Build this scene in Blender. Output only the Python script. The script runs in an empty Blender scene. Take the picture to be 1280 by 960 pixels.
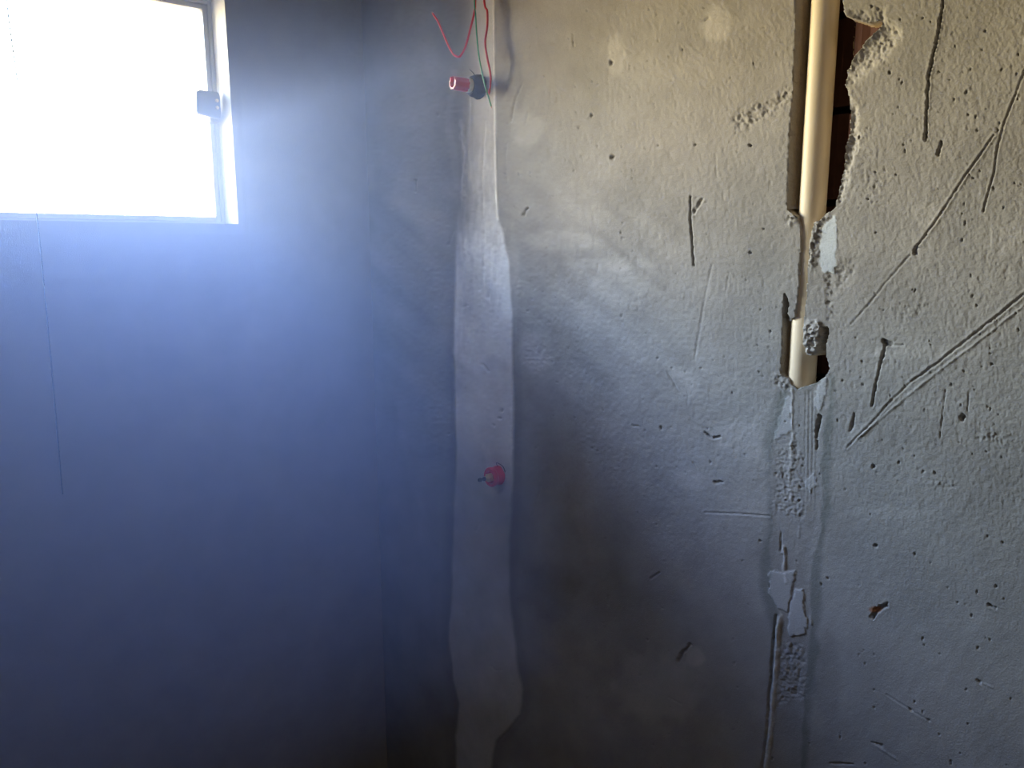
import bpy, bmesh, math, random
import numpy as np
from mathutils import Vector, Matrix

# ------------------------------------------------------------------ camera, sky, exposure
FPX = 970.0
CAM = (-1.19, -2.12, 1.69)
YAW, PITCH, ROLL = math.radians(39.5), math.radians(-10.0), math.radians(-0.15)
EXPOSURE = 0.0
SKY = 106.0
FILL_LAMP_W = 3.5
HAZE_DENSITY, HAZE_G, HAZE_COL = 0.66, 0.20, (0.27, 0.38, 0.80)
HAZE_FLOOR, HAZE_TOP = 1.04, 1.99     # added glare volume, boxed in a layer below the window head
STEP = 1.3           # tessellation of the visible plaster, in pixels

sc = bpy.context.scene
COL = sc.collection
sc.view_settings.view_transform = 'Standard'
sc.view_settings.look = 'None'
sc.view_settings.gamma = 1.0
sc.view_settings.use_curve_mapping = False
sc.view_settings.exposure = EXPOSURE
sc.cycles.use_denoising = True
sc.cycles.max_bounces = 6
sc.cycles.diffuse_bounces = 4
sc.cycles.volume_bounces = 1
sc.cycles.sample_clamp_indirect = 0.0

cd = bpy.data.cameras.new('camera')
cam = bpy.data.objects.new('camera', cd)
COL.objects.link(cam)
sc.camera = cam
cd.sensor_fit = 'HORIZONTAL'
cd.sensor_width = 36.0
cd.lens = FPX / 1280.0 * 36.0
cd.clip_start = 0.01
fwd = Vector((math.sin(YAW) * math.cos(PITCH), math.cos(YAW) * math.cos(PITCH), math.sin(PITCH)))
right = Vector((math.cos(YAW), -math.sin(YAW), 0.0))
up = right.cross(fwd)
r2 = right * math.cos(ROLL) + up * math.sin(ROLL)
u2 = r2.cross(fwd)
cam.matrix_world = Matrix(((r2.x, u2.x, -fwd.x, CAM[0]), (r2.y, u2.y, -fwd.y, CAM[1]),
                           (r2.z, u2.z, -fwd.z, CAM[2]), (0, 0, 0, 1)))
R_, U_, F_ = np.array(r2), np.array(u2), np.array(fwd)
C_ = np.array(CAM)


def on_right(px, py, x0=0.0):
    """point of the plane x = x0 that lies behind the photograph's pixel"""
    d = F_ * FPX + R_ * (px - 640.0) + U_ * (480.0 - py)
    return C_ + d * ((x0 - C_[0]) / d[0])


def on_left(px, py, y0=0.0):
    d = F_ * FPX + R_ * (px - 640.0) + U_ * (480.0 - py)
    return C_ + d * ((y0 - C_[1]) / d[1])


def proj(X, Y, Z):
    dx, dy, dz = X - C_[0], Y - C_[1], Z - C_[2]
    a = dx * R_[0] + dy * R_[1] + dz * R_[2]
    b = dx * U_[0] + dy * U_[1] + dz * U_[2]
    c = dx * F_[0] + dy * F_[1] + dz * F_[2]
    c = np.maximum(c, 1e-4)
    return 640 + FPX * a / c, 480 - FPX * b / c


# sky: blue-white haze above the horizon, warm sunlit ground below it, glow about a veiled sun
w = bpy.data.worlds.new('sky')
sc.world = w
w.use_nodes = True
wt = w.node_tree
wt.nodes.clear()


def N(t, kind, **kw):
    n = t.nodes.new(kind)
    for k, v in kw.items():
        setattr(n, k, v)
    return n


wo = N(wt, 'ShaderNodeOutputWorld')
bg = N(wt, 'ShaderNodeBackground')
tc = N(wt, 'ShaderNodeTexCoord')
sep = N(wt, 'ShaderNodeSeparateXYZ')
mr = N(wt, 'ShaderNodeMapRange')
mr.inputs['From Min'].default_value = -1
mr.inputs['From Max'].default_value = 1
ramp = N(wt, 'ShaderNodeValToRGB')
el = ramp.color_ramp.elements
SKYBANDS = ((-0.60, (22, 14, 8)), (-0.10, (26, 19, 12)), (0.08, (82, 64, 35)), (0.25, (54, 63, 82)), (0.50, (29, 39, 82)), (0.90, (10, 16, 36)))
el[0].position, el[0].color = (SKYBANDS[0][0] + 1) / 2, (*[v / 100.0 for v in SKYBANDS[0][1]], 1)
el[1].position, el[1].color = (SKYBANDS[1][0] + 1) / 2, (*[v / 100.0 for v in SKYBANDS[1][1]], 1)
for z_, c_ in SKYBANDS[2:]:
    e = el.new((z_ + 1) / 2)
    e.color = (*[v / 100.0 for v in c_], 1)
SUNDIR = Vector((-0.42, 0.88, 0.22)).normalized()
dot = N(wt, 'ShaderNodeVectorMath', operation='DOT_PRODUCT')
dot.inputs[1].default_value = SUNDIR
mx = N(wt, 'ShaderNodeMath', operation='MAXIMUM')
mx.inputs[1].default_value = 0.0
pw = N(wt, 'ShaderNodeMath', operation='POWER')
pw.inputs[1].default_value = 4.0
ma = N(wt, 'ShaderNodeMath', operation='MULTIPLY_ADD')
ma.inputs[1].default_value = 0.75
ma.inputs[2].default_value = 0.35
ms = N(wt, 'ShaderNodeMath', operation='MULTIPLY')
ms.inputs[1].default_value = SKY
L = wt.links.new
L(tc.outputs['Generated'], sep.inputs[0])
L(sep.outputs['Z'], mr.inputs['Value'])
L(mr.outputs[0], ramp.inputs[0])
L(tc.outputs['Generated'], dot.inputs[0])
L(dot.outputs['Value'], mx.inputs[0])
L(mx.outputs[0], pw.inputs[0])
L(pw.outputs[0], ma.inputs[0])
L(ma.outputs[0], ms.inputs[0])
L(ramp.outputs[0], bg.inputs['Color'])
L(ms.outputs[0], bg.inputs['Strength'])
L(bg.outputs[0], wo.inputs['Surface'])

# ------------------------------------------------------------------ helpers
def link(o, parent=None):
    COL.objects.link(o)
    if parent is not None:
        o.parent = parent
    return o


def tag(o, label=None, cat=None, group=None, kind=None):
    if label: o['label'] = label
    if cat: o['category'] = cat
    if group: o['group'] = group
    if kind: o['kind'] = kind
    return o


def mesh_obj(name, verts, faces, mat, parent=None, smooth=False):
    me = bpy.data.meshes.new(name)
    me.from_pydata([tuple(v) for v in verts], [], faces)
    me.update()
    me.materials.append(mat)
    if smooth:
        me.polygons.foreach_set('use_smooth', [True] * len(me.polygons))
        me.set_sharp_from_angle(angle=math.radians(40))
    return link(bpy.data.objects.new(name, me), parent)


def bm_obj(name, bm, mat, parent=None, smooth=True, loc=None):
    bmesh.ops.recalc_face_normals(bm, faces=bm.faces)
    me = bpy.data.meshes.new(name)
    bm.to_mesh(me)
    bm.free()
    me.materials.append(mat)
    if smooth:
        me.polygons.foreach_set('use_smooth', [True] * len(me.polygons))
        me.set_sharp_from_angle(angle=math.radians(40))
    o = link(bpy.data.objects.new(name, me), parent)
    if loc is not None:
        o.location = loc
    return o


def box(bm, lo, hi, bevel=0.0):
    r = bmesh.ops.create_cube(bm, size=1.0)
    vs = r['verts']
    for v in vs:
        v.co = Vector([lo[i] + (v.co[i] + 0.5) * (hi[i] - lo[i]) for i in range(3)])
    if bevel:
        es = {e for v in vs for e in v.link_edges}
        bmesh.ops.bevel(bm, geom=list(es), offset=bevel, segments=2, profile=0.6, affect='EDGES')


def revolve(bm, prof, p0, axis, seg=28, jitter=None):
    """prof: (distance along axis, radius) pairs"""
    axis = Vector(axis).normalized()
    a = axis.orthogonal().normalized()
    b = axis.cross(a)
    rings = []
    for (t, r) in prof:
        ring = []
        for k in range(seg):
            an = 2 * math.pi * k / seg
            rr = r * (jitter(t, an) if jitter else 1.0)
            ring.append(bm.verts.new(Vector(p0) + axis * t + (a * math.cos(an) + b * math.sin(an)) * rr))
        rings.append(ring)
    for i in range(len(rings) - 1):
        for k in range(seg):
            bm.faces.new((rings[i][k], rings[i][(k + 1) % seg], rings[i + 1][(k + 1) % seg], rings[i + 1][k]))
    if prof[0][1] > 1e-5: bm.faces.new(rings[0])
    if prof[-1][1] > 1e-5: bm.faces.new(rings[-1][::-1])


def catmull(pts, n=8):
    P = [Vector(p) for p in pts]
    P = [P[0] * 2 - P[1]] + P + [P[-1] * 2 - P[-2]]
    out = []
    for i in range(1, len(P) - 2):
        for k in range(n):
            t = k / n
            a, b, c, d = P[i - 1], P[i], P[i + 1], P[i + 2]
            out.append(0.5 * ((2 * b) + (c - a) * t + (2 * a - 5 * b + 4 * c - d) * t * t + (3 * b - a - 3 * c + d) * t ** 3))
    out.append(P[-2])
    return out


def tube(bm, pts, rad, seg=10):
    rings = []
    nrm = None
    for i, p in enumerate(pts):
        t = (pts[min(i + 1, len(pts) - 1)] - pts[max(i - 1, 0)]).normalized()
        if nrm is None:
            nrm = t.orthogonal().normalized()
        nrm = (nrm - t * nrm.dot(t)).normalized()
        b = t.cross(nrm)
        r = rad(i / (len(pts) - 1)) if callable(rad) else rad
        rings.append([bm.verts.new(p + (nrm * math.cos(2 * math.pi * k / seg) + b * math.sin(2 * math.pi * k / seg)) * r) for k in range(seg)])
    for i in range(len(rings) - 1):
        for k in range(seg):
            bm.faces.new((rings[i][k], rings[i][(k + 1) % seg], rings[i + 1][(k + 1) % seg], rings[i + 1][k]))
    bm.faces.new(rings[0])
    bm.faces.new(rings[-1][::-1])


# --- value noise on arrays
_rs = np.random.RandomState(7)
_tab = _rs.rand(16, 256, 256).astype(np.float32)


def vn(x, y, seed=0):
    xi, yi = np.floor(x).astype(np.int64), np.floor(y).astype(np.int64)
    fx, fy = x - xi, y - yi
    fx, fy = fx * fx * (3 - 2 * fx), fy * fy * (3 - 2 * fy)
    t = _tab[seed % 16]
    g = lambda i, j: t[(xi + i) & 255, (yi + j) & 255]
    return ((g(0, 0) * (1 - fx) + g(1, 0) * fx) * (1 - fy) + (g(0, 1) * (1 - fx) + g(1, 1) * fx) * fy) * 2 - 1


def fbm(x, y, seed=0, octv=4):
    s, a = 0, 1.0
    for k in range(octv):
        s = s + a * vn(x * 2 ** k + 17.3 * k, y * 2 ** k + 5.1 * k, seed + k)
        a *= 0.5
    return s / 1.9


def sst(e0, e1, x):
    t = np.clip((x - e0) / (e1 - e0), 0, 1)
    return t * t * (3 - 2 * t)


def seg_dist(pts, X, Y, closed=False):
    P = list(pts) + ([pts[0]] if closed else [])
    best = np.full(X.shape, 1e9)
    side = np.zeros(X.shape)
    for (x0, y0), (x1, y1) in zip(P[:-1], P[1:]):
        dx, dy = x1 - x0, y1 - y0
        L2 = dx * dx + dy * dy + 1e-9
        t = np.clip(((X - x0) * dx + (Y - y0) * dy) / L2, 0, 1)
        d = np.hypot(X - x0 - t * dx, Y - y0 - t * dy)
        m = d < best
        best = np.where(m, d, best)
        side = np.where(m, np.sign(dx * (Y - y0) - dy * (X - x0)), side)
    return best, side


def poly_sd(pts, X, Y):
    """signed distance to a polygon, negative inside"""
    d, _ = seg_dist(pts, X, Y, True)
    ins = np.zeros(X.shape, bool)
    n = len(pts)
    for i in range(n):
        x0, y0 = pts[i]
        x1, y1 = pts[(i + 1) % n]
        if y0 == y1: continue
        c = ((y0 > Y) != (y1 > Y)) & (X < (x1 - x0) * (Y - y0) / (y1 - y0) + x0)
        ins ^= c
    return np.where(ins, -d, d)


# ------------------------------------------------------------------ materials
def mat_new(name):
    m = bpy.data.materials.new(name)
    m.use_nodes = True
    t = m.node_tree
    b = t.nodes['Principled BSDF']
    return m, t, b


def simple(name, col, rough=0.5, metal=0.0, var=0.0, scale=60.0, bump=0.0, spec=0.5):
    m, t, b = mat_new(name)
    b.inputs['Base Color'].default_value = (*col, 1)
    b.inputs['Roughness'].default_value = rough
    b.inputs['Metallic'].default_value = metal
    b.inputs['Specular IOR Level'].default_value = spec
    tcn = N(t, 'ShaderNodeTexCoord')
    nz = N(t, 'ShaderNodeTexNoise')
    nz.inputs['Scale'].default_value = scale
    nz.inputs['Detail'].default_value = 5
    t.links.new(tcn.outputs['Object'], nz.inputs['Vector'])
    if var:
        mixn = N(t, 'ShaderNodeMix', data_type='RGBA')
        mixn.inputs['A'].default_value = (*[c * (1 - var) for c in col], 1)
        mixn.inputs['B'].default_value = (*[min(1, c * (1 + var)) for c in col], 1)
        t.links.new(nz.outputs[0], mixn.inputs['Factor'])
        t.links.new(mixn.outputs['Result'], b.inputs['Base Color'])
    if bump:
        bp = N(t, 'ShaderNodeBump')
        bp.inputs['Distance'].default_value = bump
        bp.inputs['Strength'].default_value = 1
        t.links.new(nz.outputs[0], bp.inputs['Height'])
        t.links.new(bp.outputs[0], b.inputs['Normal'])
    return m


def plaster_mat(name, vcol=True, col=(0.3, 0.3, 0.3), bump=0.0006, scale=420.0, streak=0.12):
    m, t, b = mat_new(name)
    b.inputs['Roughness'].default_value = 0.82
    b.inputs['Specular IOR Level'].default_value = 0.25
    tcn = N(t, 'ShaderNodeTexCoord')
    base = None
    if vcol:
        at = N(t, 'ShaderNodeAttribute', attribute_name='Tint')
        base = at.outputs['Color']
    else:
        rgb = N(t, 'ShaderNodeRGB')
        rgb.outputs[0].default_value = (*col, 1)
        base = rgb.outputs[0]
    n1 = N(t, 'ShaderNodeTexNoise')
    n1.inputs['Scale'].default_value = 7.0
    n1.inputs['Detail'].default_value = 8
    n1.inputs['Roughness'].default_value = 0.65
    n2 = N(t, 'ShaderNodeTexNoise')
    n2.inputs['Scale'].default_value = scale
    n2.inputs['Detail'].default_value = 3
    t.links.new(tcn.outputs['Object'], n1.inputs['Vector'])
    t.links.new(tcn.outputs['Object'], n2.inputs['Vector'])
    mrn = N(t, 'ShaderNodeMapRange')
    mrn.inputs['From Min'].default_value = 0.3
    mrn.inputs['From Max'].default_value = 0.7
    mrn.inputs['To Min'].default_value = 1 - streak
    mrn.inputs['To Max'].default_value = 1 + streak
    t.links.new(n1.outputs[0], mrn.inputs['Value'])
    mr2 = N(t, 'ShaderNodeMapRange')
    mr2.inputs['From Min'].default_value = 0.3
    mr2.inputs['From Max'].default_value = 0.7
    mr2.inputs['To Min'].default_value = 0.93
    mr2.inputs['To Max'].default_value = 1.07
    t.links.new(n2.outputs[0], mr2.inputs['Value'])
    mm = N(t, 'ShaderNodeMath', operation='MULTIPLY')
    t.links.new(mrn.outputs[0], mm.inputs[0])
    t.links.new(mr2.outputs[0], mm.inputs[1])
    vm = N(t, 'ShaderNodeVectorMath', operation='SCALE')
    t.links.new(base, vm.inputs[0])
    t.links.new(mm.outputs[0], vm.inputs['Scale'])
    t.links.new(vm.outputs[0], b.inputs['Base Color'])
    bp = N(t, 'ShaderNodeBump')
    bp.inputs['Distance'].default_value = bump
    bp.inputs['Strength'].default_value = 0.8
    t.links.new(n2.outputs[0], bp.inputs['Height'])
    t.links.new(bp.outputs[0], b.inputs['Normal'])
    return m


M_PL = plaster_mat('cement_plaster')
M_PLAIN = plaster_mat('cement_plaster_plain', vcol=False, col=(0.22, 0.20, 0.18))
M_CEIL = plaster_mat('ceiling_plaster', vcol=False, col=(0.42, 0.41, 0.39))
M_FLOOR = plaster_mat('floor_screed', vcol=False, col=(0.11, 0.10, 0.09))
M_PVC = simple('cream_plastic_pipe', (0.84, 0.70, 0.50), 0.5, var=0.06, scale=25, spec=0.3)
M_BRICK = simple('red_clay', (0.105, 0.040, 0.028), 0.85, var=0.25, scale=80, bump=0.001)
M_RED = simple('red_plastic', (0.72, 0.02, 0.05), 0.32, var=0.1, scale=90)
M_REDWIRE = simple('red_wire_insulation', (0.75, 0.03, 0.05), 0.35)
M_GREENWIRE = simple('green_wire_insulation', (0.06, 0.36, 0.17), 0.35)
M_BRASS = simple('brass', (0.80, 0.62, 0.30), 0.3, metal=0.9, var=0.1)
M_DARKMET = simple('dark_metal', (0.05, 0.05, 0.055), 0.5, metal=0.4, var=0.2)
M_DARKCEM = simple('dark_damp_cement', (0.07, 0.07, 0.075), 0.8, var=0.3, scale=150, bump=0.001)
M_TAPE = simple('white_thread_tape', (0.85, 0.84, 0.78), 0.5)
M_ALU = simple('window_aluminium', (0.45, 0.46, 0.48), 0.4, metal=0.3, var=0.05)
M_LATCH = simple('latch_plastic', (0.22, 0.24, 0.28), 0.4)
M_CORD = simple('dark_cord', (0.02, 0.03, 0.04), 0.7)
M_COPPER = simple('copper', (0.75, 0.33, 0.18), 0.35, metal=0.9)

M_GLASS = bpy.data.materials.new('window_glass')
M_GLASS.use_nodes = True
t = M_GLASS.node_tree
t.nodes.clear()
o_, tr, gl, mxs, fr = (N(t, 'ShaderNodeOutputMaterial'), N(t, 'ShaderNodeBsdfTransparent'), N(t, 'ShaderNodeBsdfGlossy'),
                       N(t, 'ShaderNodeMixShader'), N(t, 'ShaderNodeFresnel'))
tr.inputs['Color'].default_value = (0.93, 0.97, 0.95, 1)
gl.inputs['Roughness'].default_value = 0.02
t.links.new(fr.outputs[0], mxs.inputs[0])
t.links.new(tr.outputs[0], mxs.inputs[1])
t.links.new(gl.outputs[0], mxs.inputs[2])
t.links.new(mxs.outputs[0], o_.inputs['Surface'])

# ------------------------------------------------------------------ room shell
X0, Y0, H = -1.95, -3.0, 2.65
ZF = -0.25            # floor level below the datum the camera height is given from
win_r = on_left(298, 280)                 # lower right corner of the opening
WX1, WZ0 = float(win_r[0]), float(win_r[2])
WX0 = WX1 - 0.80
RD = 0.098                                 # depth of the reveal
WZ1 = float(on_left(254, 12, RD + 0.02)[2]) + 0.019


def slab(name, lo, hi, mat):
    bm = bmesh.new()
    box(bm, lo, hi)
    return tag(bm_obj(name, bm, mat, smooth=False), kind='structure')


slab('floor', (X0 - 0.1, Y0 - 0.1, ZF - 0.1), (0.25, 0.25, ZF), M_FLOOR)
slab('ceiling', (X0 - 0.1, Y0 - 0.1, H), (0.25, 0.25, H + 0.1), M_CEIL)
slab('wall_back', (X0 - 0.1, Y0 - 0.1, ZF), (0.25, Y0, H), M_PLAIN)
slab('wall_side', (X0 - 0.1, Y0, ZF), (X0, 0.25, H), M_PLAIN)

# window wall: grid with a hole, opening reveals, outer skin
def lin(a, b, st):
    n = max(1, int(round((b - a) / st)))
    return list(np.linspace(a, b, n + 1)[:-1])


gx = lin(X0, WX0, 0.008) + lin(WX0, WX1, 0.02) + lin(WX1, 0.0, 0.006) + [0.0]
gz = lin(ZF, WZ0, 0.008) + lin(WZ0, WZ1, 0.02) + lin(WZ1, H, 0.02) + [H]
GX, GZ = np.meshgrid(np.array(gx), np.array(gz))
hh = 0.0025 * fbm(GX * 3, GZ * 3, 3, 3) + 0.0005 * fbm(GX * 45, GZ * 30, 5, 3)
nub = on_left(22, 343)
dn = np.hypot(GX - nub[0], GZ - nub[2])
hh += 0.004 * np.exp(-(dn / 0.012) ** 2) - 0.005 * np.exp(-(dn / 0.004) ** 2)
din = np.minimum.reduce([np.abs(GX - WX1), np.abs(GX - WX0), np.abs(GZ - WZ0), np.abs(GZ - WZ1)])
hh *= sst(0, 0.02, np.minimum(-GX + 0.0, 10)) 
inx = (GX > WX0 - 0.02) & (GX < WX1 + 0.02) & (GZ > WZ0 - 0.02) & (GZ < WZ1 + 0.02)
hh = np.where(inx, 0, hh)
nx, nz = len(gx), len(gz)
V = np.stack([GX, -hh, GZ], -1).reshape(-1, 3)
faces = []
for j in range(nz - 1):
    for i in range(nx - 1):
        cx, cz = (gx[i] + gx[i + 1]) / 2, (gz[j] + gz[j + 1]) / 2
        if WX0 < cx < WX1 and WZ0 < cz < WZ1: continue
        faces.append((j * nx + i, j * nx + i + 1, (j + 1) * nx + i + 1, (j + 1) * nx + i))
V = [tuple(v) for v in V]
b0 = len(V)
for yy in (0.0, 0.24):
    V += [(WX0, yy, WZ0), (WX1, yy, WZ0), (WX1, yy, WZ1), (WX0, yy, WZ1)]
for k in range(4):
    faces.append((b0 + k, b0 + (k + 1) % 4, b0 + 4 + (k + 1) % 4, b0 + 4 + k))
c0 = len(V)
V += [(X0, 0.24, ZF), (0.25, 0.24, ZF), (0.25, 0.24, H), (X0, 0.24, H)]
for k in range(4):
    faces.append((b0 + 4 + k, b0 + 4 + (k + 1) % 4, c0 + (k + 1) % 4, c0 + k))
wl = mesh_obj('wall_left', V, faces, M_PL, smooth=True)
tag(wl, kind='structure')
ca = wl.data.color_attributes.new('Tint', 'FLOAT_COLOR', 'POINT')
va = np.array(V)
tn = 1 + 0.10 * fbm(va[:, 0] * 2.2, va[:, 2] * 2.2, 1, 4)
lc = np.stack([0.30 * tn, 0.285 * tn, 0.275 * tn, np.ones(len(V))], -1)
lc[b0:b0 + 8, :3] = 0.62
ca.data.foreach_set('color', lc.astype(np.float32).ravel())

# ------------------------------------------------------------------ right wall: real relief
py_rows = np.arange(-42.0, 1002.0, STEP)
cz_ = np.linspace(0.0, 2.6, 200)
cpx, cpy = proj(np.zeros(200), np.zeros(200), cz_)
o = np.argsort(cpy)
uc = np.interp(py_rows, cpy[o], cpx[o])
ncol = int((1322 - 466) / STEP)
tt = np.linspace(0, 1, ncol)
PX = uc[:, None] + (1322 - uc[:, None]) * tt[None, :]
PY = np.repeat(py_rows[:, None], ncol, 1)
D = F_[None, None, :] * FPX + R_ * (PX - 640)[..., None] + U_ * (480 - PY)[..., None]
Dk = -C_[0] / D[..., 0]
WY = C_[1] + D[..., 1] * Dk
WZ = C_[2] + D[..., 2] * Dk
WY[:, 0] = 0.0
MPP = np.abs(Dk) * 1.0     # ~ metres per pixel across the line of sight

hgt = np.zeros(PX.shape)
tint = np.ones(PX.shape)
warm = np.zeros(PX.shape)
rough_m = np.ones(PX.shape)

near_corner = sst(0.0, 0.35, -WY)
hgt += 0.0020 * fbm(WY * 3.1, WZ * 2.6, 2, 3)
hgt += 0.00035 * fbm(WY * 16, WZ * 11, 4, 3)
hgt += 0.00014 * vn(PX / 9 + 0.3 * PY / 9, PY / 12, 6)
grain = fbm(PX / 2.8, PY / 3.6, 8, 2) * 0.00052 + np.maximum(0, vn(PX / 4.5, PY / 8.5, 9) - 0.45) * -0.0007
hgt += 0.00015 * np.maximum(0, vn(PX / 5.5 + PY / 40, PY / 9.0, 15)) * sst(620, 760, PX) * sst(700, 450, PY)
hgt += grain * (0.45 + 0.55 * near_corner) * sst(760, 420, PY - 0.15 * (PX - 640)) + grain * 0.35
tint *= 1 + 0.16 * fbm(WY * 3.0 + 4, WZ * 3.0, 10, 5)
tint *= 1 + 0.10 * fbm(PX / 38 + 3, PY / 30, 3, 4)
tint *= 1 + 0.24 * fbm((PX + PY) / 110, (PX - 1.15 * PY) / 26, 11, 3) * sst(960, 820, PX) * sst(560, 430, PY) * sst(150, 300, PY)

WX = 1.7 * fbm(PX / 9, PY / 9, 1, 3) + 0.9 * vn(PX / 2.6, PY / 2.6, 2)
WYY = 1.7 * fbm(PX / 9 + 50, PY / 9 + 31, 5, 3) + 0.9 * vn(PX / 2.6 + 9, PY / 2.6, 6)
# chase that holds the pipe, chipped notch, lower opening
edge = fbm(PX / 7, PY / 7, 12, 3) * 1.6
CH_UP = [(995, -60), (995, 30), (993, 60), (992, 105), (990, 130), (987, 170), (986, 205), (984, 255), (985, 262), (998, 270),
         (1002, 285), (1001, 310), (1000, 345), (998, 372), (994, 397), (989, 400), (983, 392), (986, 380), (981, 368), (979, 400), (978, 440), (976, 467),
         (986, 472), (990, 480), (997, 485), (1005, 482), (1020, 478), (1031, 469), (1036, 461), (1033, 450), (1031, 440), (1032, 428), (1035, 415),
         (1034, 409), (1028, 409), (1027, 425), (1022, 438), (1016, 446), (1008, 444), (1004, 430), (1004, 400), (1007, 370), (1008, 340),
         (1010, 322), (1012, 300), (1016, 285), (1017, 277), (1026, 274), (1034, 264), (1040, 262), (1043, 258), (1046, 243), (1050, 222), (1054, 200),
         (1056, 180), (1060, 165), (1061, 142), (1059, 122), (1055, 106), (1057, 92), (1053, 80), (1054, 12), (1052, 0), (1052, -60)]
NOTCH = [(1051, 12), (1057, 20), (1070, 25), (1083, 29), (1092, 28), (1101, 24), (1099, 33), (1090, 42), (1078, 54), (1068, 68), (1060, 84), (1052, 92)]
sdc = poly_sd(CH_UP, PX, PY) + edge * 0.7
sdn = poly_sd(NOTCH, PX, PY) + edge * 0.8
chase = sst(1.0, -1.0, sdc)
notch = sst(0.8, -1.2, sdn)
open_any = np.maximum(chase, notch)
# chipped rims round the openings (broken plaster lip)
def chips(region, amp, fr=5.0, seed=1):
    sd = poly_sd(region, PX + 2.2 * WX, PY + 2.2 * WYY)
    m = sst(6, -6, sd + 3.0 * fbm(PX / 8, PY / 8, seed + 2, 2))
    n = fbm((PX + 1.3 * WX) / fr, (PY + 1.3 * WYY) / fr, seed, 3)
    n = 0.55 * n + 0.45 * (0.35 - 2.0 * np.abs(fbm(PX / (fr * 1.5), PY / (fr * 1.5), seed + 3, 3)))
    return m, n * amp * m


m, c = chips([(1101, 24), (1112, 30), (1125, 36), (1122, 52), (1108, 70), (1092, 84), (1075, 96), (1062, 108), (1056, 92), (1064, 78), (1080, 58), (1095, 42)], 0.004, 4.5, 2)
sl = np.clip(((PX - 1056) * 0.64 + (PY - 92) * 0.76) / 30.0, 0, 1)      # ramp rising away from the notch
ramp_h = -0.0055 * (1 - sl)
hgt += m * ramp_h + c
tint *= 1 + 0.22 * m
m, c = chips([(1060, 16), (1072, 14), (1090, 18), (1104, 10), (1106, 24), (1092, 28), (1070, 24)], 0.004, 3.6, 3)
hgt += c - 0.004 * m
m, c = chips([(1058, 112), (1064, 122), (1070, 145), (1071, 175), (1063, 205), (1056, 235), (1049, 250), (1052, 215), (1058, 180), (1062, 150)], 0.0035, 4, 4)
hgt += c - 0.006 * m
tint *= 1 + 0.18 * m
m, c = chips([(986, 258), (997, 264), (996, 276), (988, 280), (983, 270)], 0.010, 3.0, 5)
hgt += c + 0.002 * m
m, c = chips([(1010, 285), (1022, 268), (1036, 266), (1028, 278), (1020, 292), (1022, 320), (1016, 336), (1010, 312)], 0.008, 3.2, 6)
hgt += c + 0.003 * m
m, c = chips([(1006, 404), (1024, 404), (1024, 436), (1014, 446), (1005, 438)], 0.009, 3.2, 7)
hgt += c + 0.004 * m
tint *= 1 + 0.25 * m
m, c = chips([(962, 470), (976, 466), (988, 474), (988, 488), (972, 484)], 0.006, 3.2, 8)
hgt += c
m, c = chips([(1034, 345), (1050, 330), (1072, 325), (1066, 348), (1046, 362), (1044, 392), (1036, 400)], 0.0035, 3.6, 9)
hgt += c - 0.0015 * m
m, c = chips([(916, 150), (930, 132), (958, 126), (985, 108), (990, 128), (960, 146), (936, 160), (920, 164)], 0.0048, 4.0, 10)
hgt += c - 0.001 * m
for (reg, amp, fr) in [
        ([(656, 428), (680, 430), (690, 450), (672, 462), (656, 450)], 0.0025, 3.2),
        ([(642, 335), (672, 340), (668, 372), (644, 368)], 0.0018, 3.2),
        ([(780, 360), (820, 370), (826, 396), (790, 392)], 0.0012, 4.0),
        ([(1120, 380), (1160, 372), (1160, 398), (1126, 400)], 0.0018, 3.2),
        ([(1076, 205), (1110, 215), (1100, 260), (1078, 250)], 0.0018, 3.6),
        ([(580, 300), (636, 300), (640, 420), (590, 420)], 0.0016, 4.2),
        ([(970, 560), (996, 545), (1004, 600), (1004, 650), (968, 640)], 0.0036, 2.8),
        ([(1050, 150), (1090, 160), (1088, 200), (1060, 205)], 0.0012, 3.6),
        ([(1215, 535), (1270, 540), (1262, 556), (1220, 552)], 0.0022, 3.2),
        ([(1165, 600), (1195, 600), (1192, 610), (1168, 610)], 0.0026, 2.8),
        ([(975, 800), (1004, 805), (1006, 870), (972, 880)], 0.0032, 3.0)]:
    m, c = chips(reg, amp, fr, int(reg[0][0]))
    hgt += c

# valve strip: band of fresher mortar running down the wall
STRIP = [(574, -60), (573, 60), (572, 150), (574, 230), (571, 300), (567, 400), (569, 480), (571, 560), (568, 640), (566, 720), (562, 800), (567, 850),
         (574, 880), (570, 920), (572, 1010), (610, 1010), (613, 962), (620, 925), (634, 912), (649, 893), (653, 862), (647, 830), (642, 790),
         (637, 740), (636, 690), (638, 650), (642, 600), (641, 520), (640, 420), (637, 330), (630, 295), (622, 270), (620, 180), (618, 100), (618, -60)]
sds = poly_sd(STRIP, PX, PY) + fbm(PX / 18, PY / 26, 3, 2) * 2.0
mst = sst(2.5, -2.5, sds)
# above the middle the left edge of the band is feathered out
feath = 1 - sst(360, 250, PY) * sst(616, 576, PX)
mst = mst * feath
hgt += 0.0022 * sst(3.0, -12.0, sds) * feath
hgt -= 0.0012 * np.exp(-((sds - 2.5) / 2.0) ** 2) * sst(330, 420, PY)
soft = sst(40, 0, np.abs(sds)) * 0 + 1
mst_c = mst * (1 - 0.45 * sst(330, 180, PY))
tint *= 1 + mst_c * (0.48 + 0.98 * sst(640, 500, PY) + 0.10 * sst(460, 300, PY) + 0.30 * sst(680, 860, PY))
tint *= 1 - 0.16 * sst(16, 3, sds) * (1 - mst) * sst(330, 450, PY)
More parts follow.
